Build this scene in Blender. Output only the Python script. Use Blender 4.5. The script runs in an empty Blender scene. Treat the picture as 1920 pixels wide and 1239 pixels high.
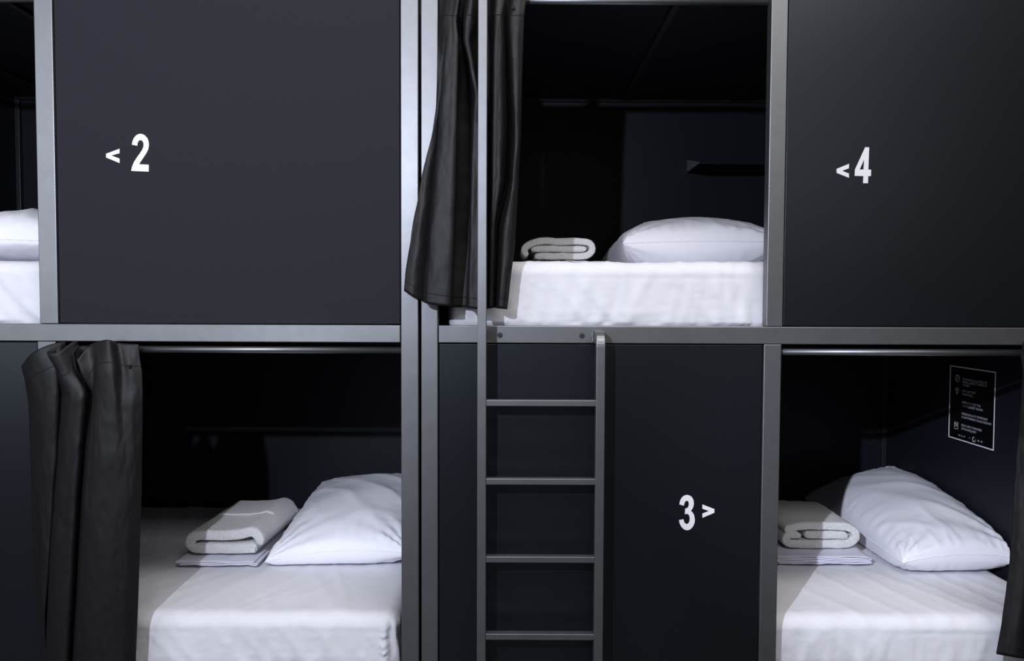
import bpy, bmesh, math, random
from mathutils import Vector, Matrix, noise
from mathutils.geometry import tessellate_polygon

random.seed(7)
C = bpy.context.scene.collection
PI = math.pi

# ------------------------------------------------------------------ camera model
F, CX, CY = 1400.0, 960.0, 619.5          # focal length and centre in pixels (1920 x 1239)
PITCH, ROLL = math.atan(54.5 / 1400.0), 0.004
CAM = Vector((0.0, -2.1875, 1.40))
LOOK = Vector((0, math.cos(PITCH), -math.sin(PITCH)))
_r, _u = Vector((1, 0, 0)), Vector((0, math.sin(PITCH), math.cos(PITCH)))
RIGHT = _r * math.cos(ROLL) + _u * math.sin(ROLL)
UP = _u * math.cos(ROLL) - _r * math.sin(ROLL)


def at(px, py, Y):
    """the point of the vertical plane y = Y that the camera sees at a pixel"""
    d = LOOK * F + RIGHT * (px - CX) - UP * (py - CY)
    return CAM + d * ((Y - CAM.y) / d.y)


def X_(px, py, Y=0.0):
    return at(px, py, Y).x


def Z_(px, py, Y=0.0):
    return at(px, py, Y).z


# ------------------------------------------------------------------ scene helpers
WORLD = {}


def place(o, wloc, parent=None):
    base = WORLD[parent.name] if parent else Vector((0, 0, 0))
    o.location = Vector(wloc) - base
    WORLD[o.name] = Vector(wloc)
    if parent:
        o.parent = parent


def tag(o, label=None, cat=None, group=None, kind=None):
    if label: o['label'] = label
    if cat: o['category'] = cat
    if group: o['group'] = group
    if kind: o['kind'] = kind
    return o


def thing(name, label, cat, loc, group=None):
    o = bpy.data.objects.new(name, None)
    C.objects.link(o)
    o.empty_display_size = 0.1
    place(o, loc)
    return tag(o, label, cat, group)


def obj(name, bm, mat, parent=None, smooth=False, label=None, bevel=0.0, solid=0.0, subsurf=0):
    me = bpy.data.meshes.new(name)
    bmesh.ops.recalc_face_normals(bm, faces=bm.faces)
    bm.to_mesh(me)
    bm.free()
    n = len(me.vertices)
    lo = Vector([min(v.co[i] for v in me.vertices) for i in range(3)])
    hi = Vector([max(v.co[i] for v in me.vertices) for i in range(3)])
    c = Vector(((lo.x + hi.x) / 2, (lo.y + hi.y) / 2, lo.z))
    for v in me.vertices:
        v.co -= c
    if smooth:
        for p in me.polygons:
            p.use_smooth = True
    me.materials.append(mat)
    o = bpy.data.objects.new(name, me)
    C.objects.link(o)
    place(o, c, parent)
    if solid:
        m = o.modifiers.new('thickness', 'SOLIDIFY')
        m.thickness = solid
        m.offset = 0
    if bevel:
        m = o.modifiers.new('bevel', 'BEVEL')
        m.width = bevel
        m.segments = 2
        m.limit_method = 'ANGLE'
    if subsurf:
        m = o.modifiers.new('subdivision', 'SUBSURF')
        m.levels = subsurf
        m.render_levels = subsurf
    if label:
        o['label'] = label
    return o


def add_box(bm, x0, x1, y0, y1, z0, z1):
    vs = [bm.verts.new((x, y, z)) for x in (x0, x1) for y in (y0, y1) for z in (z0, z1)]
    for f in ((0, 1, 3, 2), (4, 6, 7, 5), (0, 4, 5, 1), (2, 3, 7, 6), (0, 2, 6, 4), (1, 5, 7, 3)):
        bm.faces.new([vs[i] for i in f])
    return bm


def box(*a):
    return add_box(bmesh.new(), *a)


def frames(pts, closed=False):
    """parallel-transport frames along a polyline"""
    n = len(pts)
    tang = []
    for i in range(n):
        a = pts[(i - 1) % n] if (closed or i > 0) else pts[i]
        b = pts[(i + 1) % n] if (closed or i < n - 1) else pts[i]
        t = (b - a)
        tang.append(t.normalized() if t.length > 1e-9 else Vector((0, 0, 1)))
    ref = Vector((0, 0, 1)) if abs(tang[0].z) < .9 else Vector((0, 1, 0))
    u = (ref - tang[0] * ref.dot(tang[0])).normalized()
    out = []
    for t in tang:
        u = (u - t * u.dot(t))
        u = u.normalized() if u.length > 1e-9 else Vector((1, 0, 0))
        out.append((u, t.cross(u)))
    return out


def add_tube(bm, pts, r, k=10, closed=False, cap=True):
    pts = [Vector(p) for p in pts]
    fr = frames(pts, closed)
    rings = []
    for i, p in enumerate(pts):
        rr = r[i] if isinstance(r, (list, tuple)) else r
        u, w = fr[i]
        rings.append([bm.verts.new(p + u * rr * math.cos(2 * PI * j / k) + w * rr * math.sin(2 * PI * j / k)) for j in range(k)])
    m = len(rings)
    for i in range(m if closed else m - 1):
        a, b = rings[i], rings[(i + 1) % m]
        for j in range(k):
            bm.faces.new((a[j], a[(j + 1) % k], b[(j + 1) % k], b[j]))
    if cap and not closed:
        bm.faces.new(rings[0][::-1])
        bm.faces.new(rings[-1])
    return bm


def tube(*a, **k):
    return add_tube(bmesh.new(), *a, **k)


def add_bar(bm, pts, hx, side, hn):
    """rectangular tube along pts; side = constant sideways axis, hx = half width along it, hn = half depth"""
    pts = [Vector(p) for p in pts]
    side = Vector(side)
    rings = []
    for i, p in enumerate(pts):
        a = pts[max(i - 1, 0)]
        b = pts[min(i + 1, len(pts) - 1)]
        t = (b - a).normalized()
        nrm = t.cross(side).normalized()
        rings.append([bm.verts.new(p + side * hx * s + nrm * hn * q) for s, q in ((-1, -1), (1, -1), (1, 1), (-1, 1))])
    for i in range(len(rings) - 1):
        a, b = rings[i], rings[i + 1]
        for j in range(4):
            bm.faces.new((a[j], a[(j + 1) % 4], b[(j + 1) % 4], b[j]))
    bm.faces.new(rings[0][::-1])
    bm.faces.new(rings[-1])
    return bm


def prism(loops, to3d, depth):
    """extruded flat figure (first loop outline, others holes); to3d maps 2-D to a 3-D point, depth is a vector"""
    bm = bmesh.new()
    flat = [p for l in loops for p in l]
    tri = tessellate_polygon([[Vector((p[0], p[1], 0)) for p in l] for l in loops])
    depth = Vector(depth)
    fr = [bm.verts.new(to3d(*p)) for p in flat]
    bk = [bm.verts.new(to3d(*p) + depth) for p in flat]
    for t in tri:
        try:
            bm.faces.new([fr[i] for i in t])
            bm.faces.new([bk[i] for i in t][::-1])
        except ValueError:
            pass
    k = 0
    for l in loops:
        n = len(l)
        for i in range(n):
            a, b = k + i, k + (i + 1) % n
            bm.faces.new((fr[a], fr[b], bk[b], bk[a]))
        k += n
    return bm


# ------------------------------------------------------------------ materials
def mat(name, col, rough=.5, spec=.5, bump=None, metal=0.0, sheen=0.0, coat=0.0):
    m = bpy.data.materials.new(name)
    m.use_nodes = True
    nt = m.node_tree
    b = nt.nodes['Principled BSDF']
    b.inputs['Base Color'].default_value = (*col, 1)
    b.inputs['Roughness'].default_value = rough
    b.inputs['Specular IOR Level'].default_value = spec
    b.inputs['Metallic'].default_value = metal
    b.inputs['Sheen Weight'].default_value = sheen
    b.inputs['Coat Weight'].default_value = coat
    tc = nt.nodes.new('ShaderNodeTexCoord')
    mp = nt.nodes.new('ShaderNodeMapping')
    nt.links.new(tc.outputs['Object'], mp.inputs['Vector'])
    if bump:
        prev = None
        for kind, scale, stretch, strength, dist in bump:
            mm = nt.nodes.new('ShaderNodeMapping')
            mm.inputs['Scale'].default_value = stretch
            nt.links.new(tc.outputs['Object'], mm.inputs['Vector'])
            if kind == 'noise':
                t = nt.nodes.new('ShaderNodeTexNoise')
                t.inputs['Scale'].default_value = scale
                t.inputs['Detail'].default_value = 4
                out = t.outputs['Fac']
            elif kind == 'voronoi':
                t = nt.nodes.new('ShaderNodeTexVoronoi')
                t.inputs['Scale'].default_value = scale
                out = t.outputs['Distance']
            else:
                t = nt.nodes.new('ShaderNodeTexWave')
                t.inputs['Scale'].default_value = scale
                out = t.outputs['Fac']
            nt.links.new(mm.outputs['Vector'], t.inputs['Vector'])
            bn = nt.nodes.new('ShaderNodeBump')
            bn.inputs['Strength'].default_value = strength
            bn.inputs['Distance'].default_value = dist
            nt.links.new(out, bn.inputs['Height'])
            if prev:
                nt.links.new(prev.outputs['Normal'], bn.inputs['Normal'])
            prev = bn
        nt.links.new(prev.outputs['Normal'], b.inputs['Normal'])
    return m


def vary(m, scale, lo, hi, col):
    """mottle the base colour between col*lo and col*hi"""
    nt = m.node_tree
    b = nt.nodes['Principled BSDF']
    t = nt.nodes.new('ShaderNodeTexNoise')
    t.inputs['Scale'].default_value = scale
    t.inputs['Detail'].default_value = 3
    tc = [n for n in nt.nodes if n.type == 'TEX_COORD'][0]
    nt.links.new(tc.outputs['Object'], t.inputs['Vector'])
    r = nt.nodes.new('ShaderNodeValToRGB')
    r.color_ramp.elements[0].position = .3
    r.color_ramp.elements[1].position = .7
    r.color_ramp.elements[0].color = (*[c * lo for c in col], 1)
    r.color_ramp.elements[1].color = (*[c * hi for c in col], 1)
    nt.links.new(t.outputs['Fac'], r.inputs['Fac'])
    nt.links.new(r.outputs['Color'], b.inputs['Base Color'])
    return m


M_TINT = (.80, .89, 1.0, 1)
FRAME_C = (.205, .212, .224)
M = {}
M['frame'] = vary(mat('grey_powder_coat', FRAME_C, .45, .5, [('noise', 900, (1, 1, 1), .06, .0006)], metal=.92), 30, .95, 1.05, FRAME_C)
M['matte'] = mat('matte_charcoal_board', (.0185, .0185, .0245), .75, .10, [('noise', 260, (1, 1, 1), .35, .0012)])
M['panel'] = mat('charcoal_laminate', (.0030, .0037, .0055), .36, .60, [('noise', 700, (1, 1, 1), .10, .0006)])
M['panel'].node_tree.nodes['Principled BSDF'].inputs['Specular Tint'].default_value = M_TINT
M['inner'] = mat('black_laminate', (.0085, .0095, .0150), .50, .22)
M['trim'] = mat('dark_trim', (.016, .0165, .019), .45, .4)
M['shelf'] = mat('lit_shelf_end', (.15, .158, .19), .45, .4)  # paler than the shelf: light on its end plates put into the colour
M['white'] = mat('white_vinyl', (.70, .71, .745), .5, .3)
M['sheet'] = mat('white_cotton', (.68, .685, .74), .85, .15,
                 [('noise', 38, (1.0, 1.0, .45), .16, .006), ('noise', 170, (1, 1, 1), .10, .0014), ('noise', 1200, (1, 1, 1), .08, .0004)])
M['pillow'] = mat('pillow_cotton', (.87, .87, .94), .8, .2,
                  [('noise', 22, (1, .5, 1), .12, .005), ('noise', 900, (1, 1, 1), .06, .0004)])
M['linen'] = mat('pale_lilac_linen', (.72, .72, .83), .85, .15, [('noise', 60, (1, 1, 1), .15, .003)])
M['terry'] = mat('white_terry', (.80, .80, .81), .95, .05,
                 [('voronoi', 330, (1, 1, 1), .75, .004), ('noise', 120, (1, 1, 1), .5, .003)], sheen=.15)
M['curtain'] = mat('charcoal_curtain', (.0050, .0048, .0060), .56, .34,
                   [('noise', 1100, (1, 1, .35), .12, .0006), ('noise', 16, (1, 1, .3), .06, .003)], sheen=.0)
M['thread'] = mat('dark_thread', (.010, .010, .012), .8, .2)
M['hole'] = mat('black_eyelet', (.004, .004, .006), .6, .2)
M['bolt'] = mat('dark_steel', (.10, .10, .105), .32, .6, metal=.6)
M['weld'] = mat('bare_weld', (.30, .30, .31), .45, .5, metal=.4)
M['board'] = mat('black_notice_board', (.003, .003, .004), .35, .4)
M['print'] = mat('white_print', (.55, .56, .60), .5, .3)
M['printborder'] = mat('white_border', (.80, .81, .88), .45, .3)
M['floor'] = vary(mat('dark_floor', (.05, .047, .045), .6, .3), 6, .8, 1.15, (.05, .047, .045))
M['wall'] = mat('dark_wall', (.010, .010, .012), .8, .2)

# ------------------------------------------------------------------ room setting
tag(obj('floor', box(-6, 6.6, -7, 1.52, -.06, 0), M['floor']), kind='structure')
tag(obj('wall_back', box(-4, 4.6, 1.42, 1.52, 0, 2.95), M['wall']), kind='structure')

# ------------------------------------------------------------------ bunk frames
T = .037                       # tube depth
YB = 1.31                      # back panel
ZR0, ZR1 = Z_(1000, 643.3), Z_(1000, 610.8)        # the middle rail
ZT0 = Z_(1000, -19)                                # underside of the top rail
ZT1 = ZT0 + (ZR1 - ZR0)
ZL1 = .272
ZL0 = ZL1 - (ZR1 - ZR0)
ROD_LO, ROD_HI = Z_(1000, 658.5), Z_(1000, -4.8)
ROD_R = .0100
CEIL_HI = 2.336
CEIL_LO = ZR0 + .0015
G = .0035                      # shadow gap round the panels


def numeral(parent, panel_y, name, loops, ox, oy, s):
    def to3d(a, b):
        return at(ox + a / s, oy + b / s, panel_y - .0007)
    return obj(name, prism(loops, to3d, (0, .0007, 0)), M['white'], parent, label='white numeral' if name == 'numeral' else 'white arrow mark')


PY = .005      # panel front


def bunk(label, left_px, right_px, mid_hi, mid_lo, hi_mat, beams, marks):
    """one two-tier bunk.  left_px / right_px: (outer, inner) x of the end posts as pixels on the front plane"""
    xl0, xl1 = [X_(p, 611) for p in left_px]
    xr0, xr1 = [X_(p, 611) for p in right_px]
    root = thing('bunk_bed', label, 'bunk bed', ((xl0 + xr1) / 2, 0, 0), 'two-tier bunks')
    f = M['frame']
    # posts
    for a, b in ((xl0, xl1), (xr0, xr1)):
        obj('post', box(a, b, 0, T, 0, ZT1), f, root, bevel=.0022)
        obj('post', box(a, b, YB + .012, YB + .012 + T, 0, ZT1), f, root, bevel=.0022)
    mh0, mh1 = [X_(p, 300) for p in mid_hi]
    ml0, ml1 = [X_(p, 900) for p in mid_lo]
    obj('post', box(mh0, mh1, 0, T, ZR1 + .0006, ZT0), f, root, bevel=.0022)
    obj('post', box(ml0, ml1, 0, T, ZL1, ZR0 - .0006), f, root, bevel=.0022)
    # rails
    rails = []
    for z0, z1 in ((ZL0, ZL1), (ZR0, ZR1), (ZT0, ZT1)):
        rails.append(obj('rail', box(xl1 + .002, xr0 - .002, 0, T, z0, z1), f, root, bevel=.0022))
        obj('rail', box(xl1, xr0, YB + .012, YB + .012 + T, z0, z1), f, root, bevel=.0022)
    # closed half of each tier: front panels
    hi = (mh1 + G, xr0 - G); lo = (xl1 + G, ml0 - G); rod_hi = (xl1, mh0); rod_lo = (ml1, xr0)
    ph = obj('front_panel', box(hi[0], hi[1], PY, PY + .016, ZR1 + G, ZT0 - G), M[hi_mat], root, bevel=.0012)
    pl = obj('front_panel', box(lo[0], lo[1], PY, PY + .016, ZL1 + G, ZR0 - G), M['panel'], root, bevel=.0012)
    for which, name, loops, ox, oy, s in marks:
        numeral(ph if which == 'hi' else pl, PY, name, loops, ox, oy, s)
    # curtain rods
    for (a, b), z in ((rod_hi, ROD_HI), (rod_lo, ROD_LO)):
        obj('curtain_rod', tube([(a - .001, .0245, z), (b + .001, .0245, z)], ROD_R, 24), f, root, smooth=True)
    # inner lining
    ix0, ix1 = xl1 - .004, xr0 + .004
    I = M['inner']
    obj('back_panel', box(ix0, ix1, YB, YB + .012, .02, ZT1 - .002), I, root)
    obj('end_panel', box(ix0 - .014, ix0, T + .001, YB, .02, ZT1 - .002), I, root)
    obj('end_panel', box(ix1, ix1 + .014, T + .001, YB, .02, ZT1 - .002), I, root)
    obj('ceiling_panel', box(ix0, ix1, T + .001, YB, CEIL_HI, CEIL_HI + .012), I, root)
    obj('ceiling_panel', box(ix0, ix1, T + .001, YB, CEIL_LO, CEIL_LO + .010), I, root)
    obj('base_panel', box(ix0, ix1, T + .001, YB, ZR1 - .036, ZR1 - .030), I, root)
    obj('base_panel', box(ix0, ix1, T + .001, YB, ZL1 - .036, ZL1 - .030), I, root)
    for bx in beams:
        obj('ceiling_beam', box(bx - .011, bx + .011, T + .002, YB - .001, CEIL_HI - .012, CEIL_HI), M['trim'], root, bevel=.001)
    obj('ceiling_beam', box(ix0 + .001, ix1 - .001, YB - .022, YB - .001, CEIL_HI - .014, CEIL_HI), M['trim'], root, bevel=.001)
    for sx, d in ((ix0, 1), (ix1, -1)):
        a, b = sorted((sx + d * .001, sx + d * .022))
        obj('corner_trim', box(a, b, YB - .022, YB - .001, ZL1 - .029, CEIL_LO - .001), M['trim'], root, bevel=.002)
        obj('corner_trim', box(a, b, YB - .022, YB - .001, ZR1 - .029, CEIL_HI - .016), M['trim'], root, bevel=.002)
    return dict(root=root, x0=ix0, x1=ix1, rail=rails[1], rails=rails, panel_hi=ph)


TWO = [[(757, 465), (770, 390), (800, 320), (850, 264), (895, 241), (940, 234), (985, 241), (1030, 264), (1085, 325), (1112, 400), (1119, 480), (1105, 560),
        (1060, 650), (1000, 742), (940, 828), (912, 876), (1115, 886), (1113, 1034), (742, 1018), (760, 930), (800, 830), (860, 738),
        (930, 640), (980, 560), (1004, 490), (1001, 430), (980, 385), (940, 368), (900, 385), (879, 435), (873, 487)]]
THREE = [[(170, 440), (190, 350), (230, 278), (285, 233), (345, 220), (410, 232), (465, 272), (500, 340), (508, 420), (498, 490), (470, 550), (437, 590),
          (480, 625), (515, 690), (532, 780), (525, 865), (495, 940), (450, 1000), (400, 1032), (345, 1041), (285, 1024), (235, 982), (195, 920),
          (172, 860), (162, 805), (268, 785), (280, 840), (305, 880), (345, 900), (382, 880), (405, 830), (412, 775), (404, 715), (385, 675),
          (350, 658), (298, 668), (306, 535), (340, 530), (370, 510), (387, 470), (390, 430), (384, 385), (367, 362), (345, 356), (315, 365),
          (293, 400), (283, 440), (275, 470)]]
FOUR = [[(640, 140), (706, 143), (692, 512), (738, 514), (735, 618), (690, 620), (686, 738), (604, 738), (610, 620), (465, 616), (470, 510)],
        [(622, 345), (612, 510), (548, 510)]]
LT2 = [[(212, 655), (497, 548), (497, 645), (325, 692), (497, 757), (497, 853), (212, 735)]]
LT4 = [[(165, 500), (372, 415), (370, 490), (258, 533), (370, 578), (370, 648), (165, 567)]]
GT3 = [[(706, 440), (985, 548), (985, 634), (706, 752), (706, 652), (862, 594), (706, 540)]]
SCUFF = [[(95, 1098), (150, 1108), (225, 1115), (225, 1124), (150, 1119), (95, 1106)]]

bl = bunk('left grey metal two-tier bunk, charcoal panel above marked 2 with left arrow',
          (-541, -507), (751.8, 784.6), (68.5, 102.8), (75.2, 108.8), 'matte', (-2.58, -2.08, -1.58, -1.08, -.58),
          [('hi', 'numeral', TWO, 180, 230, 1352 / 120), ('hi', 'arrow', LT2, 180, 230, 1352 / 120)])
br = bunk('right grey metal two-tier bunk, charcoal panels marked 4 above and 3 below',
          (789.7, 821), (2083, 2116), (1442, 1473), (1428.6, 1461), 'panel', (.01, .51, 1.01, 1.51),
          [('hi', 'numeral', FOUR, 1550, 260, 8.85), ('hi', 'arrow', LT4, 1550, 260, 8.85),
           ('lo', 'numeral', THREE, 1260, 910, 12.39), ('lo', 'arrow', GT3, 1260, 910, 12.39)])
sc = obj('scuff_mark', prism(SCUFF, lambda a, b: at(1550 + a / 8.85, 260 + b / 8.85, PY - .0004), (0, .0004, 0)),
         M['trim'], br['panel_hi'], label='thin grey scratch')

# bolts in the middle rail beside the ladder
for px, py in ((937.2, 627.5), (1091, 628.5)):
    p = at(px, py, 0)
    b = bmesh.new()
    add_tube(b, [(p.x, .0, p.z), (p.x, -.003, p.z)], .0078, 20)
    add_tube(b, [(p.x, -.003, p.z), (p.x, -.0058, p.z)], [.0070, .0052], 20)
    bo = obj('bolt', b, M['bolt'], br['rail'], smooth=False, label='dark steel socket bolt')
    obj('socket', tube([(p.x, -.0058, p.z), (p.x, -.0062, p.z)], .0026, 6), M['hole'], bo)

# wall shelf at the head of the upper right berth
xs0 = X_(1288, 310, YB)
xs1 = xs0 + .46
zb, ztop = 2.003, 2.060
dp = .225
shf = bmesh.new()
add_box(shf, xs0, xs1, YB - dp, YB, zb - .003, zb)
add_box(shf, xs0, xs1, YB - dp, YB - dp + .003, zb, zb + .006)
so = obj('shelf', shf, M['inner'], br['root'], bevel=.0006)
for x in (xs0, xs1 - .003):
    tri = [[(YB - dp, zb), (YB, zb), (YB, ztop), (YB - dp, zb + .006)]]
    obj('shelf_end', prism(tri, lambda a, b, x=x: Vector((x, a, b)), (.003, 0, 0)), M['shelf'], so)

# ------------------------------------------------------------------ ladder
lx, rx = X_(904.0, 640, -.071), X_(1125.8, 640, -.071)
zt = Z_(1125, 620.5, -.071)
ld = thing('ladder', 'grey steel ladder bolted to the rail of the right bunk, one stile taller', 'ladder', ((lx + rx) / 2, -.07, 0))
SW = .0128
b = add_bar(bmesh.new(), [(lx, -.071, .0), (lx, -.071, 2.45)], SW, (1, 0, 0), .0145)
obj('stile', b, M['frame'], ld, bevel=.002)
pts = [(rx, -.071, 0), (rx, -.071, zt - .045)]
for i in range(1, 9):
    a = PI / 2 * i / 8
    pts.append((rx, -.071 + .030 * (1 - math.cos(a)), zt - .045 + .030 * math.sin(a)))
pts.append((rx, -.001, zt - .015))
obj('stile', add_bar(bmesh.new(), pts, SW, (1, 0, 0), .0145), M['frame'], ld, bevel=.002)
# stub that carries the tall stile on the rail, with its weld beads
zst = Z_(900, 627, -.03)
obj('bracket', box(lx - SW * .9, lx + SW * .9, -.0565, -.001, zst - .013, zst + .013), M['frame'], ld, bevel=.002)
for x, zz, h in ((lx - SW - .001, zst, .014), (rx - SW - .002, zt - .022, .013)):
    wp = [(x + .0012 * math.sin(7 * k), -.0022, zz - h + 2 * h * k / 9) for k in range(10)]
    obj('weld', tube(wp, [.0012 + .0009 * (k % 2) for k in range(10)], 8), M['weld'], ld, smooth=True, label='rough pale weld bead')
for k in range(6):
    zc = Z_(1015, 755.2, -.075) - k * .2245
    if zc < .05:
        break
    obj('rung', box(lx + SW - .001, rx - SW + .001, -.083, -.060, zc - .0088, zc + .0088), M['frame'], ld, bevel=.0016)


# ------------------------------------------------------------------ cloth helpers
def nz(x, y, z=0.0):
    return noise.noise(Vector((x, y, z)))


def catmull(p0, p1, p2, p3, t):
    return .5 * ((2 * p1) + (-p0 + p2) * t + (2 * p0 - 5 * p1 + 4 * p2 - p3) * t * t + (-p0 + 3 * p1 - 3 * p2 + p3) * t ** 3)


def interp(knots, y):
    """smooth interpolation of (y, a, b) knots"""
    if y <= knots[0][0]:
        return knots[0][1:]
    if y >= knots[-1][0]:
        return knots[-1][1:]
    for i in range(len(knots) - 1):
        if knots[i][0] <= y <= knots[i + 1][0]:
            t = (y - knots[i][0]) / (knots[i + 1][0] - knots[i][0])
            t = t * t * (3 - 2 * t) * .35 + t * .65
            return tuple(knots[i][k] + (knots[i + 1][k] - knots[i][k]) * t for k in (1, 2))


def curtain(name, label, cols, rows, sub, seam_off, hem_off, seed, eyelet=None):
    """cols: list of columns, each a list of knots (image row, image column, depth) on the cloth, top to bottom"""
    grid = []
    ncol = len(cols)
    for r in range(rows + 1):
        t = r / rows
        base = []
        for c in cols:
            y = c[0][0] + (c[-1][0] - c[0][0]) * t
            px, d = interp(c, y)
            base.append((px, y, d))
        line = []
        for i in range(ncol - 1):
            q = [base[max(i - 1, 0)], base[i], base[i + 1], base[min(i + 2, ncol - 1)]]
            for s in range(sub):
                line.append(tuple(catmull(q[0][k], q[1][k], q[2][k], q[3][k], s / sub) for k in range(3)))
        line.append(base[-1])
        pts = []
        for j, (px, py, d) in enumerate(line):
            w = .0022 * nz(j * .13, py * .018, seed) + .0012 * nz(j * .4, py * .05, seed + 9)
            d2 = d + w
            if px < 820.5 and px > 60:
                d2 = min(d2, -.006)
            pts.append(at(px, py, d2))
        grid.append(pts)
    n = len(grid[0])
    bm = bmesh.new()
    vs = [[bm.verts.new(p) for p in row] for row in grid]
    for r in range(rows):
        for j in range(n - 1):
            bm.faces.new((vs[r][j], vs[r][j + 1], vs[r + 1][j + 1], vs[r + 1][j]))
    mid = grid[0][n // 2]
    root = thing(name, label, 'curtain', (mid.x, mid.y, grid[-1][n // 2].z), 'privacy curtains of the berths')
    cl = obj('drape', bm, M['curtain'], root, smooth=True, solid=.0012)

    def stitch(nm, off, r):
        line = []
        for j in range(n):
            top = grid[0][j].z
            want = top - off if off > 0 else grid[-1][j].z - off
            for k in range(rows):
                a, b2 = grid[k][j], grid[k + 1][j]
                if a.z >= want >= b2.z:
                    f = (a.z - want) / max(a.z - b2.z, 1e-6)
                    line.append(a.lerp(b2, f) + Vector((0, -.0011, 0)))
                    break
        obj(nm, tube(line, r, 6), M['thread'], cl, smooth=True)
    stitch('heading_seam', seam_off, .0009)
    stitch('hem_seam', -hem_off, .0009)
    # rolled edge along the top
    if eyelet:
        px, py, d = eyelet
        p = at(px, py, d)
        obj('eyelet', tube([(p.x, p.y + .004, p.z), (p.x, p.y - .0024, p.z)], .0052, 16), M['hole'], cl, label='small black eyelet')
    return root


# --- curtain of the upper right berth, pulled aside behind the tall stile
up_cols = [
    [(-12, 822.4, .0075), (30, 822.4, .0075), (75, 821.8, .0040), (110, 820.0, -.0075), (160, 819.0, -.010), (200, 817.5, -.013), (240, 812, -.020), (340, 789, -.022), (440, 771, -.022), (515, 760, -.024), (545, 757.5, -.024)],
    [(-12, 840, -.010), (75, 832, -.012), (150, 828, -.014), (240, 818, -.018), (340, 800, -.024), (440, 786, -.030), (556, 775, -.032)],
    [(-12, 842, -.010), (75, 835, -.012), (150, 831, -.012), (240, 825, -.012), (340, 817, -.010), (440, 807, -.010), (566, 797, -.012)],
    [(-12, 838, -.018), (40, 830, -.030), (75, 834, -.046), (150, 828, -.046), (240, 823, -.046), (340, 814.5, -.048), (440, 806, -.050), (568, 797, -.050)],
    [(-12, 850, -.030), (40, 846, -.040), (75, 846, -.056), (240, 838, -.060), (340, 832, -.062), (440, 826, -.062), (572, 818, -.062)],
    [(-12, 862, -.034), (40, 856, -.040), (75, 860, -.052), (240, 857, -.056), (340, 855, -.056), (440, 852, -.054), (575, 846, -.056)],
    [(-12, 864, -.006), (30, 860, .004), (75, 857, .022), (240, 850, .042), (340, 848, .044), (440, 846, .040), (576, 844, .018)],
    [(-12, 872, .000), (30, 868, .006), (75, 868, .026), (150, 880, .044), (240, 886, .052), (340, 887, .052), (440, 885, .046), (576, 878, .022)],
    [(-12, 878, -.030), (40, 870, -.042), (75, 869, -.040), (120, 879, -.036), (180, 888, -.034), (240, 884, -.034), (340, 882, -.038), (440, 880, -.038), (577, 876, -.040)],
    [(-12, 886, -.036), (40, 880, -.050), (75, 878, -.048), (120, 886, -.046), (180, 894, -.048), (240, 894, -.050), (340, 894, -.050), (440, 892, -.050), (579, 890, -.050)],
    [(-12, 894, -.026), (40, 890, -.036), (75, 884, -.034), (120, 892, -.030), (180, 900, -.034), (340, 908, -.040), (440, 908, -.042), (580, 908, -.044)],
    [(-12, 904, .006), (40, 904, .010), (90, 904, .030), (180, 908, .036), (340, 914, .034), (440, 914, .026), (580, 912, .012)],
    [(-12, 920, .006), (40, 920, .008), (90, 920, .026), (180, 919, .030), (340, 917, .028), (440, 916, .020), (580, 914, .006)],
    [(-12, 930, -.020), (30, 926, -.030), (120, 923, -.034), (340, 921, -.034), (440, 918, -.030), (578, 916, -.026)],
    [(-12, 940, -.024), (30, 935, -.036), (120, 934, -.042), (340, 932, -.042), (440, 924, -.036), (578, 921, -.030)],
    [(-12, 948, -.014), (30, 943, -.026), (120, 944, -.030), (240, 945, -.030), (340, 941, -.030), (420, 928, -.028), (577, 925, -.024)],
    [(-12, 952, .004), (30, 948, .008), (120, 951, .030), (240, 957, .040), (340, 951, .046), (420, 931, .024), (577, 927, .010)],
    [(-12, 962, -.012), (30, 956, -.018), (120, 958, -.018), (240, 964, -.018), (340, 959, -.020), (440, 942, -.024), (578, 933, -.028)],
    [(-12, 976, -.018), (30, 970, -.024), (120, 969, -.026), (240, 971, -.026), (340, 966, -.026), (440, 955, -.030), (579, 944, -.034)],
    [(-12, 988, -.010), (35, 982.5, -.014), (120, 979.5, -.014), (250, 976.5, -.014), (330, 972.5, -.014), (450, 966, -.016), (545, 955, -.018), (580, 951, -.020)],
]
curtain('curtain', 'charcoal curtain of the upper berth gathered behind the tall ladder stile', up_cols, 110, 7, .064, .030, 3.0, (962.5, 14, -.027))

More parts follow.
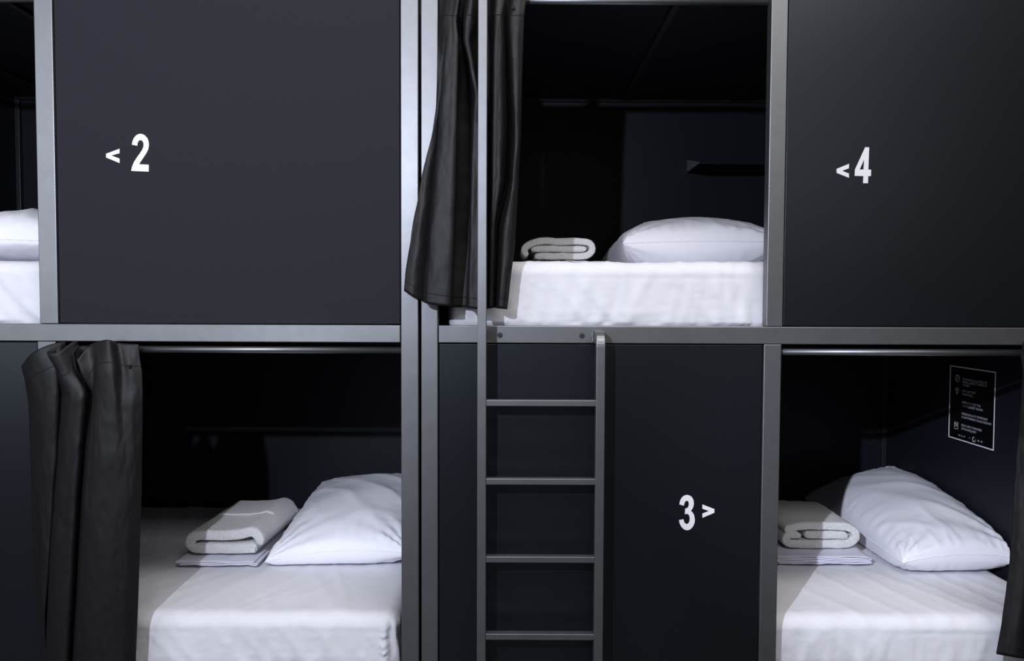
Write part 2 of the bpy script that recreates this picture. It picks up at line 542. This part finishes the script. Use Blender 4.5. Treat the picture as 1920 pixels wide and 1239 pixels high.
# --- curtain of the lower left berth
ll_cols = [
    [(686, 40.5, -.030), (720, 48, -.030), (760, 54, -.028), (850, 57, -.022), (950, 60, -.018), (1060, 64, -.016), (1150, 70, -.016), (1256, 78, -.016)],
    [(664, 58, -.048), (720, 64, -.046), (760, 68, -.044), (850, 70, -.036), (950, 71, -.030), (1060, 72, -.026), (1256, 82, -.022)],
    [(650, 82, -.044), (700, 88, -.054), (760, 90, -.056), (850, 87, -.046), (950, 84, -.040), (1060, 80, -.034), (1256, 86, -.026)],
    [(641, 112, -.018), (690, 108, -.044), (740, 110, -.048), (850, 105, -.044), (950, 98, -.040), (1060, 91, -.036), (1150, 84, -.030), (1256, 84, -.026)],
    [(642, 122, -.008), (690, 114, -.010), (740, 113, -.010), (850, 108, -.010), (950, 101, -.010), (1060, 94, -.010), (1256, 87, -.010)],
    [(660, 88, -.056), (700, 108, -.052), (740, 117, -.040), (850, 108, -.040), (950, 101, -.040), (1060, 94, -.040), (1256, 85, -.036)],
    [(660, 108, -.064), (700, 124, -.058), (740, 136, -.058), (850, 128, -.058), (950, 122, -.056), (1060, 115, -.054), (1256, 104, -.050)],
    [(640, 138, -.020), (690, 142, -.036), (740, 160, -.052), (850, 150, -.054), (950, 143, -.052), (1060, 137, -.050), (1256, 126, -.046)],
    [(645, 145, -.010), (700, 158, .004), (740, 170, .020), (850, 160, .030), (950, 153, .030), (1060, 147, .026), (1256, 136, .012)],
    [(658, 136, -.056), (690, 141, -.062), (720, 158, -.046), (760, 168, -.028), (850, 160, -.026), (950, 153, -.026), (1060, 147, -.026), (1256, 137, -.026)],
    [(648, 148, -.012), (690, 164, .004), (740, 172, .026), (850, 161, .034), (950, 154, .034), (1060, 148, .030), (1256, 138, .016)],
    [(674, 144, -.060), (700, 152, -.058), (740, 174, -.036), (850, 160, -.042), (950, 153, -.044), (1060, 147, -.046), (1256, 137, -.046)],
    [(648, 166, -.036), (700, 176, -.046), (760, 178, -.056), (850, 172, -.062), (950, 166, -.064), (1060, 160, -.064), (1256, 152, -.064)],
    [(639, 188, -.044), (700, 184, -.058), (760, 194, -.064), (850, 190, -.070), (950, 186, -.070), (1060, 182, -.070), (1256, 174, -.070)],
    [(637, 204, -.050), (700, 210, -.062), (760, 214, -.064), (850, 214, -.066), (950, 212, -.066), (1060, 208, -.066), (1256, 202, -.066)],
    [(642, 220, -.026), (700, 230, -.036), (760, 228, -.050), (850, 234, -.054), (950, 234, -.056), (1060, 230, -.056), (1256, 226, -.056)],
    [(644, 238, -.020), (700, 246, -.036), (760, 248, -.044), (850, 252, -.042), (950, 250, -.042), (1060, 247, -.042), (1256, 242, -.042)],
    [(645, 260, -.014), (668, 262, -.016), (700, 267, -.020), (740, 268, -.024), (900, 266, -.024), (1000, 263, -.024), (1100, 260, -.024), (1256, 254, -.024)],
]
curtain('curtain', 'black curtain bunched at the left end of the lower left berth', ll_cols, 110, 7, .064, .030, 21.0, (242, 687, -.0395))

# --- curtain of the lower right berth, cut by the right border of the picture
lr_cols = [
    [(640, 1918, -.012), (668, 1914, -.014), (700, 1917, -.016), (780, 1912, -.020), (870, 1905, -.022), (960, 1899, -.024), (1050, 1893, -.024), (1100, 1887, -.024), (1160, 1879, -.024), (1226, 1868, -.024)],
    [(640, 1928, -.030), (700, 1930, -.034), (870, 1920, -.040), (1050, 1910, -.044), (1230, 1890, -.046)],
    [(638, 1942, -.036), (700, 1944, -.044), (870, 1938, -.050), (1050, 1930, -.054), (1234, 1914, -.056)],
    [(640, 1956, -.014), (700, 1958, -.014), (870, 1956, -.014), (1050, 1950, -.014), (1236, 1942, -.014)],
    [(638, 1974, -.044), (700, 1976, -.050), (870, 1974, -.054), (1050, 1972, -.058), (1238, 1966, -.060)],
    [(640, 1996, -.012), (700, 1998, -.012), (870, 1996, -.012), (1050, 1994, -.012), (1240, 1990, -.012)],
    [(638, 2018, -.044), (700, 2020, -.050), (870, 2020, -.054), (1050, 2020, -.056), (1240, 2020, -.058)],
    [(640, 2040, -.012), (700, 2042, -.012), (870, 2044, -.012), (1050, 2044, -.012), (1240, 2046, -.012)],
    [(640, 2062, -.034), (700, 2064, -.036), (870, 2066, -.036), (1050, 2068, -.036), (1240, 2070, -.036)],
]
curtain('curtain', 'black curtain edge beside the poster in the lower right berth', lr_cols, 90, 6, .064, .030, 40.0)


# ------------------------------------------------------------------ bedding
def ridge(a):
    return (1 - min(1, abs(a) * 2.2)) ** 3


def mattress(name, label, x0, x1, z0, z1, seed, y0=.062, y1=YB - .028, r=.045, step=.011, gather=None, tilt=0.0):
    """fitted-sheet mattress: rounded box with creases pulled into the sheet"""
    lx_, ly_, lz_ = x1 - x0, y1 - y0, z1 - z0
    c = Vector(((x0 + x1) / 2, (y0 + y1) / 2, (z0 + z1) / 2))
    h = Vector((lx_ / 2, ly_ / 2, lz_ / 2))
    nx, ny, nz_ = int(lx_ / step), int(ly_ / (step * 1.6)), int(lz_ / (step * .55))
    bm = bmesh.new()
    cache = {}

    def vert(i, j, k):
        key = (i, j, k)
        if key in cache:
            return cache[key]
        p = Vector((-h.x + lx_ * i / nx, -h.y + ly_ * j / ny, -h.z + lz_ * k / nz_))
        q = Vector((max(-h.x + r, min(h.x - r, p.x)), max(-h.y + r, min(h.y - r, p.y)), max(-h.z + r, min(h.z - r, p.z))))
        d = p - q
        nrm = d.normalized() if d.length > 1e-9 else Vector((0, 0, 1))
        cheb = max(abs(d.x), abs(d.y), abs(d.z))
        w = q + nrm * cheb if d.length > 1e-9 else p
        w = w + c
        # creases
        top = max(0, nrm.z)
        front = max(0, -nrm.y)
        xx, yy, zz = w.x, w.y, w.z
        depth_from_top = z1 - zz
        a = 0.0
        # broad softness
        a += .0035 * nz(xx * 3 + seed, yy * 3, zz * 3)
        # long folds running back on the top
        a += top * .0034 * ridge(nz((xx + .35 * yy) * 9 + seed, yy * 1.3, 3.1))
        a += top * .0026 * ridge(nz((xx * .9 - .5 * yy) * 14 + seed, yy * 2.0, 8.3))
        if front > .2:
            # slanting pulls and fine vertical crumple down the front
            lean = .55 * math.sin(xx * 2.3 + seed) + .2
            a += front * .0075 * ridge(nz((xx + lean * zz) * 8 + seed, zz * 2.2, 1.7)) * (0.25 + depth_from_top * 4)
            a += front * .0050 * ridge(nz((xx - .8 * depth_from_top) * 12 + seed * 3, (zz + xx) * 3.0, 7.7)) * (0.2 + depth_from_top * 4)
            a += front * .0048 * ridge(nz((xx - .25 * zz) * 19 + seed, zz * 3.5, 5.7)) * (0.3 + depth_from_top * 4)
            a += front * .0016 * nz(xx * 42 + seed, zz * 14, 2.0) + front * .0010 * nz(xx * 90, zz * 60 + seed, 3.0)
            # soft band where the sheet is pulled over the edge
            a -= front * .0010 * math.exp(-((depth_from_top - .058) / .007) ** 2) * (.6 + 2 * nz(xx * 4, seed, 1.0))
        # bottom pulled in
        if zz < z0 + .065:
            a -= front * .006 * (1 - (zz - z0) / .065) * (1 + 1.2 * nz(xx * 13 + seed, .3, 4.4))
        if gather and front > .15:
            gx = gather
            s = xx - gx
            fall = max(0, min(1, (depth_from_top - .02) / .05))
            # elastic corner gather: a puckered seam with folds on the right of it
            a += fall * .012 * math.exp(-((s + .002) / .009) ** 2) * (.7 + .42 * math.sin(zz * 260 + 60 * s + 5 * nz(zz * 30, seed, s * 40)) * (1 if depth_from_top > .06 else .3))
            a -= fall * .016 * math.exp(-((s - .016) / .008) ** 2)
            if s > .012:
                a += fall * .006 * math.sin((s + .10 * (zz - z1)) * 360)
            a += fall * .0035 * math.exp(-max(0, -s) / .05) * math.sin((zz * .8 + s * 1.6) * 150) * (1 if s < 0 else 0)
        a -= .0095 * top
        if nrm.z < -.3:
            a = 0
        w = w + nrm * a
        v = bm.verts.new(w)
        cache[key] = v
        return v

    def quad(pts):
        try:
            bm.faces.new([vert(*p) for p in pts])
        except ValueError:
            pass
    for i in range(nx):
        for j in range(ny):
            quad(((i, j, nz_), (i + 1, j, nz_), (i + 1, j + 1, nz_), (i, j + 1, nz_)))
            quad(((i, j, 0), (i, j + 1, 0), (i + 1, j + 1, 0), (i + 1, j, 0)))
    for i in range(nx):
        for k in range(nz_):
            quad(((i, 0, k), (i + 1, 0, k), (i + 1, 0, k + 1), (i, 0, k + 1)))
            quad(((i, ny, k), (i, ny, k + 1), (i + 1, ny, k + 1), (i + 1, ny, k)))
    for j in range(ny):
        for k in range(nz_):
            quad(((0, j, k), (0, j, k + 1), (0, j + 1, k + 1), (0, j + 1, k)))
            quad(((nx, j, k), (nx, j + 1, k), (nx, j + 1, k + 1), (nx, j, k + 1)))
    o = obj(name, bm, M['sheet'], None, smooth=True)
    return tag(o, label, 'mattress', 'mattresses in the berths')


ZM_LO, ZM_HI = .446, 1.530
ZB_LO, ZB_HI = ZL1 - .029, ZR1 - .029
mattress('mattress', 'mattress in a white fitted sheet, lower left berth behind the black curtain', bl['x0'] + .026, X_(747.5, 1200, .062), ZB_LO, ZM_LO, 1.3, gather=X_(722, 1200, .062))
mattress('mattress', 'overexposed white mattress at the left border above the black curtain', bl['x0'] + .026, bl['x1'] - .026, ZB_HI, ZM_HI - .004, 11.3)
mattress('mattress', 'mattress in a white fitted sheet, upper berth behind the ladder', X_(838, 600, .062), br['x1'] - .026, ZB_HI, ZM_HI, 23.1)
mattress('mattress', 'mattress in a white fitted sheet below the poster', br['x0'] + .026, br['x1'] - .007, ZB_LO, ZM_LO, 37.7)


def pillow(label, cor, zbase, Tt, Tb, seed, bow=.035, sharp=.40, n=84, arch=.022, xmax=9.0):
    """cor: four corners FL, FR, BR, BL as (x, y, seam height above zbase)"""
    FL, FR, BR, BL = [Vector(c) for c in cor]
    bm = bmesh.new()
    tops, bots = {}, {}
    size = ((FR - FL).length + (BR - BL).length) / 2
    leng = ((BL - FL).length + (BR - FR).length) / 2

    def seam(u, v):
        # bow the sides inward between the corners
        uu = u * (1 - bow * (1 - v * v))
        vv = v * (1 - bow * .6 * (1 - u * u))
        a, b = (uu + 1) / 2, (vv + 1) / 2
        p = FL * (1 - a) * (1 - b) + FR * a * (1 - b) + BR * a * b + BL * (1 - a) * b
        p = p.copy()
        p.z += arch * (1 - u * u) * (1 - v) / 2
        return p

    for i in range(n + 1):
        for j in range(n + 1):
            # denser near the seam
            u = math.sin((-1 + 2 * i / n) * PI / 2)
            v = math.sin((-1 + 2 * j / n) * PI / 2)
            p = seam(u, v)
            e = max(0, (1 - u * u)) ** sharp * max(0, (1 - v * v)) ** sharp
            du, dv = (1 - abs(u)) * size / 2, (1 - abs(v)) * leng / 2
            wr = 0
            # puckers running in from each seam
            wr += .0075 * math.exp(-dv / .07) * ridge(nz(p.x * 26 + seed, dv * 5, 1.1)) * min(1, dv / .012)
            wr += .0075 * math.exp(-du / .07) * ridge(nz(p.y * 24 + seed, du * 5, 2.2)) * min(1, du / .012)
            # pulls from corners
            for su in (-1, 1):
                for sv in (-1, 1):
                    dx, dy = (u - su) * size / 2, (v - sv) * leng / 2
                    dist = math.hypot(dx, dy)
                    ang = math.atan2(dy, dx)
                    wr += .006 * math.exp(-dist / .13) * math.sin(ang * 15 + seed + su) * min(1, dist / .06)
            # long soft folds
            wr += .0085 * e * ridge(nz((p.x + .6 * p.y) * 6 + seed, (p.y - .3 * p.x) * 2.0, 4.0))
            wr += .010 * e * nz(p.x * 5 + seed, p.y * 5, 6.0)
            zt_ = p.z + Tt * e + wr
            zb_ = p.z - Tb * e + wr * .5
            zt_ = max(zt_, .006)
            zb_ = max(zb_, .002)
            p.x = min(p.x, xmax - .004 * nz(p.y * 9, p.z * 9, seed) - .004)
            edge = i in (0, n) or j in (0, n)
            if edge:
                tops[i, j] = bots[i, j] = bm.verts.new((p.x, p.y, zbase + max(p.z, .004)))
            else:
                tops[i, j] = bm.verts.new((p.x, p.y, zbase + max(zt_, zb_ + .003)))
                bots[i, j] = bm.verts.new((p.x, p.y, zbase + zb_))
    for i in range(n):
        for j in range(n):
            bm.faces.new((tops[i, j], tops[i + 1, j], tops[i + 1, j + 1], tops[i, j + 1]))
            if not all(tops[a] is bots[a] for a in ((i, j), (i + 1, j), (i + 1, j + 1), (i, j + 1))):
                try:
                    bm.faces.new((bots[i, j], bots[i, j + 1], bots[i + 1, j + 1], bots[i + 1, j]))
                except ValueError:
                    pass
    loop = []
    for i in range(n): loop.append(tops[i, 0].co.copy())
    for j in range(n): loop.append(tops[n, j].co.copy())
    for i in range(n, 0, -1): loop.append(tops[i, n].co.copy())
    for j in range(n, 0, -1): loop.append(tops[0, j].co.copy())
    # keep samples a little apart
    lp = [loop[0]]
    for p in loop[1:]:
        if (p - lp[-1]).length > .006:
            lp.append(p)
    c = (FL + FR + BL + BR) / 4
    root = thing('pillow', label, 'pillow', (c.x, c.y, zbase), 'white pillows in the berths')
    pc = obj('pillowcase', bm, M['pillow'], root, smooth=True)
    obj('seam', tube(lp, [.0021 + .0007 * math.sin(k * 1.7) for k in range(len(lp))], 6, closed=True), M['pillow'], pc, smooth=True)
    return root


pillow('white pillow in the lower left berth, lying against the charcoal lining',
       [(-.882, .455, .018), (-.365, .455, .050), (-.350, 1.245, .125), (-.885, 1.245, .100)], ZM_LO, .095, .15, 2.0)
pillow('white pillow in the upper right berth, plump and flat on the bed edge',
       [(.400, .52, .082), (.985, .52, .088), (.985, 1.26, .095), (.41, 1.26, .050)], ZM_HI, .125, .16, 5.0, arch=.006)
pillow('white pillow under the poster, tipped up against the side wall',
       [(1.372, .395, .045), (br['x1'] + .045, .385, .060), (br['x1'] + .020, 1.25, .185), (1.365, 1.25, .045)], ZM_LO, .112, .15, 9.0, xmax=br['x1'] - .008)
pillow('blown-out white pillow on the overexposed mattress at the left border',
       [(-2.05, .40, .060), (-1.50, .40, .060), (-1.50, 1.15, .07), (-2.05, 1.15, .07)], ZM_HI - .004, .14, .08, 13.0)


def ribbon(bm, line, th, y0, y1, seed, amp=.002, skew=0.0, rnd=None, ny=22, zlift=0.0, k_end=5):
    """a thick folded cloth: centre line in (x, z), half thickness th, running from y0 to y1"""
    # resample the centre line smoothly
    pts = [Vector((p[0], 0, p[1])) for p in line]
    dense = []
    for i in range(len(pts) - 1):
        q = [pts[max(i - 1, 0)], pts[i], pts[i + 1], pts[min(i + 2, len(pts) - 1)]]
        m = max(2, int((q[2] - q[1]).length / .008))
        for s in range(m):
            t = s / m
            dense.append(Vector([catmull(q[0][k], q[1][k], q[2][k], q[3][k], t) for k in range(3)]))
    dense.append(pts[-1])
    nn = len(dense)
    nrm = []
    for i in range(nn):
        t = (dense[min(i + 1, nn - 1)] - dense[max(i - 1, 0)]).normalized()
        nrm.append(Vector((-t.z, 0, t.x)))
    rnd = rnd or th
    L = y1 - y0
    rings = []
    for a in range(ny + 1):
        f = a / ny
        yy = y0 + L * (.5 - .5 * math.cos(PI * f)) if ny > 4 else y0 + L * f
        d = min(yy - y0, y1 - yy)
        tt = th * (math.sqrt(max(0, 1 - (1 - min(1, d / rnd)) ** 2)) * .35 + .65)
        ring = []
        for side in (1, -1):
            rng = range(nn) if side == 1 else range(nn - 1, -1, -1)
            for i in rng:
                endf = min(i, nn - 1 - i)
                te = tt * (1 if endf >= 3 else (.45, .75, .93)[endf])
                p = dense[i] + nrm[i] * te * side
                w = amp * nz(p.x * 30 + seed, yy * 30, p.z * 40)
                ring.append(bm.verts.new((p.x + skew * (yy - y0) + w, yy + amp * 2 * nz(p.x * 14, p.z * 25 + seed, 5.0), p.z + w + zlift * (yy - y0) / L)))
        rings.append(ring)
    m = len(rings[0])
    for a in range(ny):
        for i in range(m):
            bm.faces.new((rings[a][i], rings[a][(i + 1) % m], rings[a + 1][(i + 1) % m], rings[a + 1][i]))
    for ring, flip in ((rings[0], False), (rings[-1], True)):
        # cap as a strip between the two sides
        for i in range(nn - 1):
            q = (ring[i], ring[i + 1], ring[m - 2 - i], ring[m - 1 - i])
            try:
                bm.faces.new(q if flip else q[::-1])
            except ValueError:
                pass
    return bm


def shift(line, dx, dz, sx=1.0, sz=1.0):
    return [(dx + p[0] * sx, dz + p[1] * sz) for p in line]


def folded_sheet(label, x0, x1, y0, y1, z, layers, seed, th=.0022, pitch=.0056):
    line = []
    for k in range(layers):
        zz = z + .0035 + k * pitch
        e0 = x0 + .006 * ((k * 37 + int(seed)) % 5) / 5 + .006
        e1 = x1 - .010 * ((k * 53 + int(seed)) % 5) / 5 - .006
        mids = [e0 + (e1 - e0) * f for f in (.0, .2, .4, .6, .8, 1.0)]
        row = [(m, zz + .0010 * math.sin(m * 40 + k * 2 + seed)) for m in mids]
        if k % 2:
            row = row[::-1]
        line += row
        if k < layers - 1:
            ex = row[-1][0] + (.006 if k % 2 == 0 else -.006)
            line.append((ex, zz + pitch / 2))
    o = obj('folded_sheet', ribbon(bmesh.new(), line, th, y0, y1, seed, amp=.0030, rnd=.004, ny=16), M['linen'], None, smooth=True)
    return tag(o, label, 'folded sheet', 'folded sheets on the beds')


# profile folded in half over itself, closed end at -x  (units: metres, z from 0)
S_FOLD = [(.130, .021), (.06, .019), (-.02, .019), (-.105, .019), (-.128, .026), (-.133, .041), (-.124, .056), (-.10, .063), (-.02, .062),
          (.06, .066), (.105, .074), (.128, .066), (.142, .048), (.140, .032)]
C_WRAP = [(-.060, .050), (.02, .047), (.072, .044), (.088, .040), (.090, .036)]
C_OUT = [(-.085, .050), (-.118, .054), (-.136, .042), (-.132, .024), (-.10, .013), (.0, .012), (.09, .013), (.122, .020), (.137, .042), (.124, .066),
         (.09, .076), (.0, .077), (-.07, .078), (-.118, .074), (-.150, .050), (-.150, .030)]


def towel(label, line, th, x, y0, y1, z, seed, sx=1.0, sz=1.0, skew=0.0, zlift=0.0, flap=None, inner=None):
    root = thing('towel', label, 'towel', (x, (y0 + y1) / 2, z), 'folded white towels on the beds')
    b = ribbon(bmesh.new(), shift(line, x, z, sx, sz), th, y0, y1, seed, skew=skew, zlift=zlift, rnd=.010, ny=34)
    if inner:
        ribbon(b, shift(inner, x, z, sx, sz), th * .97, y0 + .003, y1 - .003, seed + 4, skew=skew, zlift=zlift, rnd=.010, ny=20)
    body = obj('terry_cloth', b, M['terry'], root, smooth=True)
    if flap:
        f0, f1, fl = flap
        obj('hem', ribbon(bmesh.new(), shift(fl, x, z, sx, sz), .0045, f0, f1, seed + 2, skew=skew * 1.0, rnd=.003, ny=12), M['terry'], body, smooth=True)
    return root


# lower left: folded sheet, towel on it
ZF = folded_sheet('lilac-white folded sheet under the towel in the lower left berth', -1.203, -.905, .455, .83, ZM_LO + .002, 3, 3)
towel('white terry towel folded on a sheet beside the lower left pillow', S_FOLD, .0190, -1.050, .505, .885, ZM_LO + .0255, 1.0, sx=.93, sz=1.12, skew=.05,
      flap=(.69, .89, [(-.10, .083), (-.02, .083), (.06, .087), (.108, .0945), (.138, .083), (.150, .065)]))
tw = [o for o in C.objects if o.name == 'terry_cloth'][0]
ct = at(474, 1031, .500)
obj('care_tag', box(ct.x - .009, ct.x + .009, .497, .499, ct.z - .009, ct.z + .009), M['white'], tw, label='small white care tag')
# upper right
folded_sheet('thin folded sheet under the half-shaded towel in the upper berth', .085, .350, .55, .88, ZM_HI + .002, 3, 8)
UPW = [(-.045, .014), (-.06, .030), (-.045, .043), (.03, .042), (.085, .040)]
UPO = [(-.086, .0112), (-.055, .011), (.02, .011), (.09, .012), (.118, .022), (.126, .040), (.116, .058), (.08, .066), (.0, .064), (-.04, .068), (-.085, .062), (-.116, .047), (-.1245, .032), (-.118, .020), (-.110, .0145)]
towel('half-shaded white towel rolled flat on the upper bed beside the plump pillow', UPO, .0128, .168, .56, .86, ZM_HI + .0255, 4.0, inner=[(-.098, .035), (-.075, .038), (-.045, .039), (.03, .0375), (.104, .038)])
# lower right
folded_sheet('creased folded sheet under the towel below the poster', .965, 1.315, .495, .84, ZM_LO + .002, 5, 6, pitch=.0062)
towel('thick white towel folded on the creased sheet beside the tipped-up pillow',
      [(-.075, .046), (-.112, .050), (-.130, .036), (-.118, .017), (-.06, .014), (.04, .014), (.105, .018), (.132, .038), (.124, .066), (.09, .080), (.0, .084), (-.08, .082), (-.135, .066)],
      .0155, 1.155, .565, .87, ZM_LO + .038, 7.0, inner=[(-.06, .049), (.02, .048), (.068, .048), (.104, .046)])

# ------------------------------------------------------------------ notice on the side wall of the lower right berth
XW = br['x1']


def wall_pt(px, py):
    d = LOOK * F + RIGHT * (px - CX) - UP * (py - CY)
    return CAM + d * ((XW - .002 - CAM.x) / d.x)


tl, tr_, brp, blp = wall_pt(1783.4, 685.5), wall_pt(1867.9, 695.9), wall_pt(1864.7, 843.7), wall_pt(1778.6, 819.9)
yA, yB = (tl.y + blp.y) / 2, (tr_.y + brp.y) / 2          # far edge, near edge
zA, zB = (tl.z + tr_.z) / 2, (blp.z + brp.z) / 2          # top, bottom
PW, PH = yA - yB, zA - zB
poster = thing('poster', 'black notice poster with white border on the side wall', 'poster', (XW - .002, (yA + yB) / 2, zB))
bd = obj('backing', box(XW - .0035, XW - .0006, yB, yA, zB, zA), M['board'], poster)


def pos(u, v, lift=0.0):
    """poster coordinates: u left to right, v top to bottom, both 0..1"""
    return Vector((XW - .0036 - lift, yA - u * PW, zA - v * PH))


bb = bmesh.new()
wd = .0042
for a in ((yB, yA, zA - wd, zA), (yB, yA, zB, zB + wd), (yB, yB + wd, zB + wd, zA - wd), (yA - wd, yA, zB + wd, zA - wd)):
    add_box(bb, XW - .0046, XW - .0034, *a)
obj('border', bb, M['printborder'], bd, label='white printed border')


def lettering(txt, u, v, size, spread=1.0, width=None):
    cu = bpy.data.curves.new('lettering_curve', 'FONT')
    cu.body = txt
    cu.size = size
    cu.space_character = spread
    cu.resolution_u = 2
    tmp = bpy.data.objects.new('lettering_tmp', cu)
    C.objects.link(tmp)
    dg = bpy.context.evaluated_depsgraph_get()
    ev = tmp.evaluated_get(dg)
    me = bpy.data.meshes.new_from_object(ev)
    bpy.data.objects.remove(tmp)
    bpy.data.curves.remove(cu)
    bm = bmesh.new()
    bm.from_mesh(me)
    bpy.data.meshes.remove(me)
    w = max(v_.co.x for v_ in bm.verts)
    k = (width * PW / w) if width else 1.0
    o3 = pos(u, v)
    for v_ in bm.verts:
        x, y = v_.co.x * k, v_.co.y
        v_.co = Vector((XW - .0039, o3.y - x, o3.z + y))
    return obj('lettering', bm, M['print'], bd, label='small white lettering')


S = PH * .042
lettering('NO SMOKING, ALCOHOL OR', .295, .175, S, width=.53)
lettering('NOISE. RESPECT THOSE AT', .295, .215, S, width=.53)
lettering('TO REST', .295, .255, S, width=.17)
lettering('WIFI: NAP YORK', .295, .335, S, width=.30)
lettering('PASSWORD:', .295, .378, S, width=.24)
lettering('WELCOME TO', .295, .490, S, width=.41)
lettering('YOUR GUEST GUIDE', .295, .537, S, width=.46)
lettering('MESSAGE US IF SOMEONE', .295, .642, S, width=.56)
lettering('IS DISTURBING YOUR DREAMS', .295, .689, S, width=.64)
lettering('BEDS ARE CHANGED', .295, .800, S, width=.45)
lettering('UPON REQUEST', .295, .847, S, width=.34)
lettering('N A P', .23, .945, S * .8, width=.165)
lettering('Y', .475, .945, S * .8)
lettering('R K', .655, .945, S * .8, width=.12)


def arc(u, v, r, a0, a1, wdt, n=28):
    c = pos(u, v)
    bm = bmesh.new()
    rows = []
    for k in range(n + 1):
        a = a0 + (a1 - a0) * k / n
        ww = wdt(k / n) if callable(wdt) else wdt
        rows.append([bm.verts.new((XW - .0039, c.y - (r + q * ww / 2) * math.cos(a), c.z + (r + q * ww / 2) * math.sin(a))) for q in (-1, 1)])
    for k in range(n):
        bm.faces.new((rows[k][0], rows[k][1], rows[k + 1][1], rows[k + 1][0]))
    return bm


def icon(bm, label):
    return obj('icon', bm, M['print'], bd, label=label)


ib = arc(.175, .165, PH * .045, 0, 2 * PI, .0028)
c = pos(.175, .165)
rr = PH * .045 * .70
a, b_ = Vector((XW - .0039, c.y + rr, c.z - rr)), Vector((XW - .0039, c.y - rr, c.z + rr))
off = Vector((0, .0011, .0011))
ib.faces.new([ib.verts.new(p) for p in (a - off, a + off, b_ + off, b_ - off)])
icon(ib, 'white prohibition ring icon')
wb = arc(.175, .365, PH * .012, 0, 2 * PI, .004, 14)
for r in (.030, .050, .070):
    t2 = arc(.175, .365, PH * r, PI * .25, PI * .75, .0022, 14)
    me = bpy.data.meshes.new('icon_tmp'); t2.to_mesh(me); t2.free(); wb.from_mesh(me); bpy.data.meshes.remove(me)
icon(wb, 'white wireless signal icon')
# bed-linen icon: outlined card with two bars
cb = bmesh.new()


def pbar(bm, u0, u1, v0, v1):
    bm.faces.new([bm.verts.new(pos(*q, .0003)) for q in ((u0, v0), (u1, v0), (u1, v1), (u0, v1))])


for q in ((.13, .22, .765, .772), (.13, .22, .853, .860), (.13, .138, .772, .853), (.212, .22, .772, .853), (.145, .205, .785, .800), (.145, .205, .812, .822)):
    pbar(cb, *q)
icon(cb, 'white outlined card icon')
icon(arc(.585, .930, PH * .030, PI * .35, PI * 2.05, lambda t: .0012 + .0034 * math.sin(PI * t), 30), 'crescent ring in the lettering')

# ------------------------------------------------------------------ camera
cam_d = bpy.data.cameras.new('camera')
cam_d.sensor_fit = 'HORIZONTAL'
cam_d.sensor_width = 36.0
cam_d.lens = 36.0 * F / 1920.0
cam_d.clip_start = .05
cam = bpy.data.objects.new('camera', cam_d)
C.objects.link(cam)
m3 = Matrix((RIGHT, UP, -LOOK)).transposed()
cam.matrix_world = Matrix.Translation(CAM) @ m3.to_4x4()
bpy.context.scene.camera = cam


# ------------------------------------------------------------------ lights
def aim(o, loc, target):
    o.location = loc
    d = Vector(target) - Vector(loc)
    o.rotation_euler = d.to_track_quat('-Z', 'Y').to_euler()


kd = bpy.data.lights.new('key_lamp', 'POINT')
kd.energy = 205
kd.color = (.80, .85, 1.0)
kd.shadow_soft_size = .022
k = bpy.data.objects.new('key_lamp', kd)
C.objects.link(k)
k.location = (-.93, -2.62, 2.24)


def area_lamp(name, loc, target, sx, sy, power, col):
    d = bpy.data.lights.new(name, 'AREA')
    d.shape = 'RECTANGLE'
    d.size, d.size_y = sx, sy
    d.energy = power
    d.color = col
    o = bpy.data.objects.new(name, d)
    C.objects.link(o)
    aim(o, loc, target)


area_lamp('left_fill', (-3.15, -3.0, 2.4), (-3.15, 0, 2.4), 3.0, 2.5, 70, (.88, .92, 1.0))  # broad soft fill added for the left frames; no window known there
area_lamp('overhead_fill', (.9, -1.65, 4.6), (.6, 0, .9), 3.4, .6, 92, (1.0, .96, .93))  # added fill from high in front, not a fixture of the room
area_lamp('overhead_fill', (.7, -3.5, 4.4), (.7, 0, 1.0), 4.0, .8, 62, (1.0, .97, .96))  # second added fill, further back to reach deep into the berths
area_lamp('right_fill', (1.5, -3.2, 2.3), (1.0, 0, 1.3), 2.4, 1.2, 6, (1.0, .96, .94))  # weak fill added from the right for the dark depth of the beds


def accent(target, deg, power):  # added spot at the key's position, brightens a lower pillow
    d = bpy.data.lights.new('pillow_fill', 'SPOT')
    d.energy = power
    d.color = (.82, .86, 1.0)
    d.shadow_soft_size = .022
    d.spot_size = math.radians(deg)
    d.spot_blend = 1.0
    o = bpy.data.objects.new('pillow_fill', d)
    C.objects.link(o)
    aim(o, k.location, target)


accent((1.50, .62, .55), 20, 330)
accent((-.60, .75, .56), 18, 150)

w = bpy.data.worlds.new('world')
bpy.context.scene.world = w
w.use_nodes = True
bg = w.node_tree.nodes['Background']
bg.inputs['Color'].default_value = (1.0, .97, .97, 1)
bg.inputs['Strength'].default_value = .03

vs = bpy.context.scene.view_settings
vs.view_transform = 'Standard'
vs.look = 'None'
vs.exposure = 0.0
vs.gamma = 1.0
vs.use_curve_mapping = False
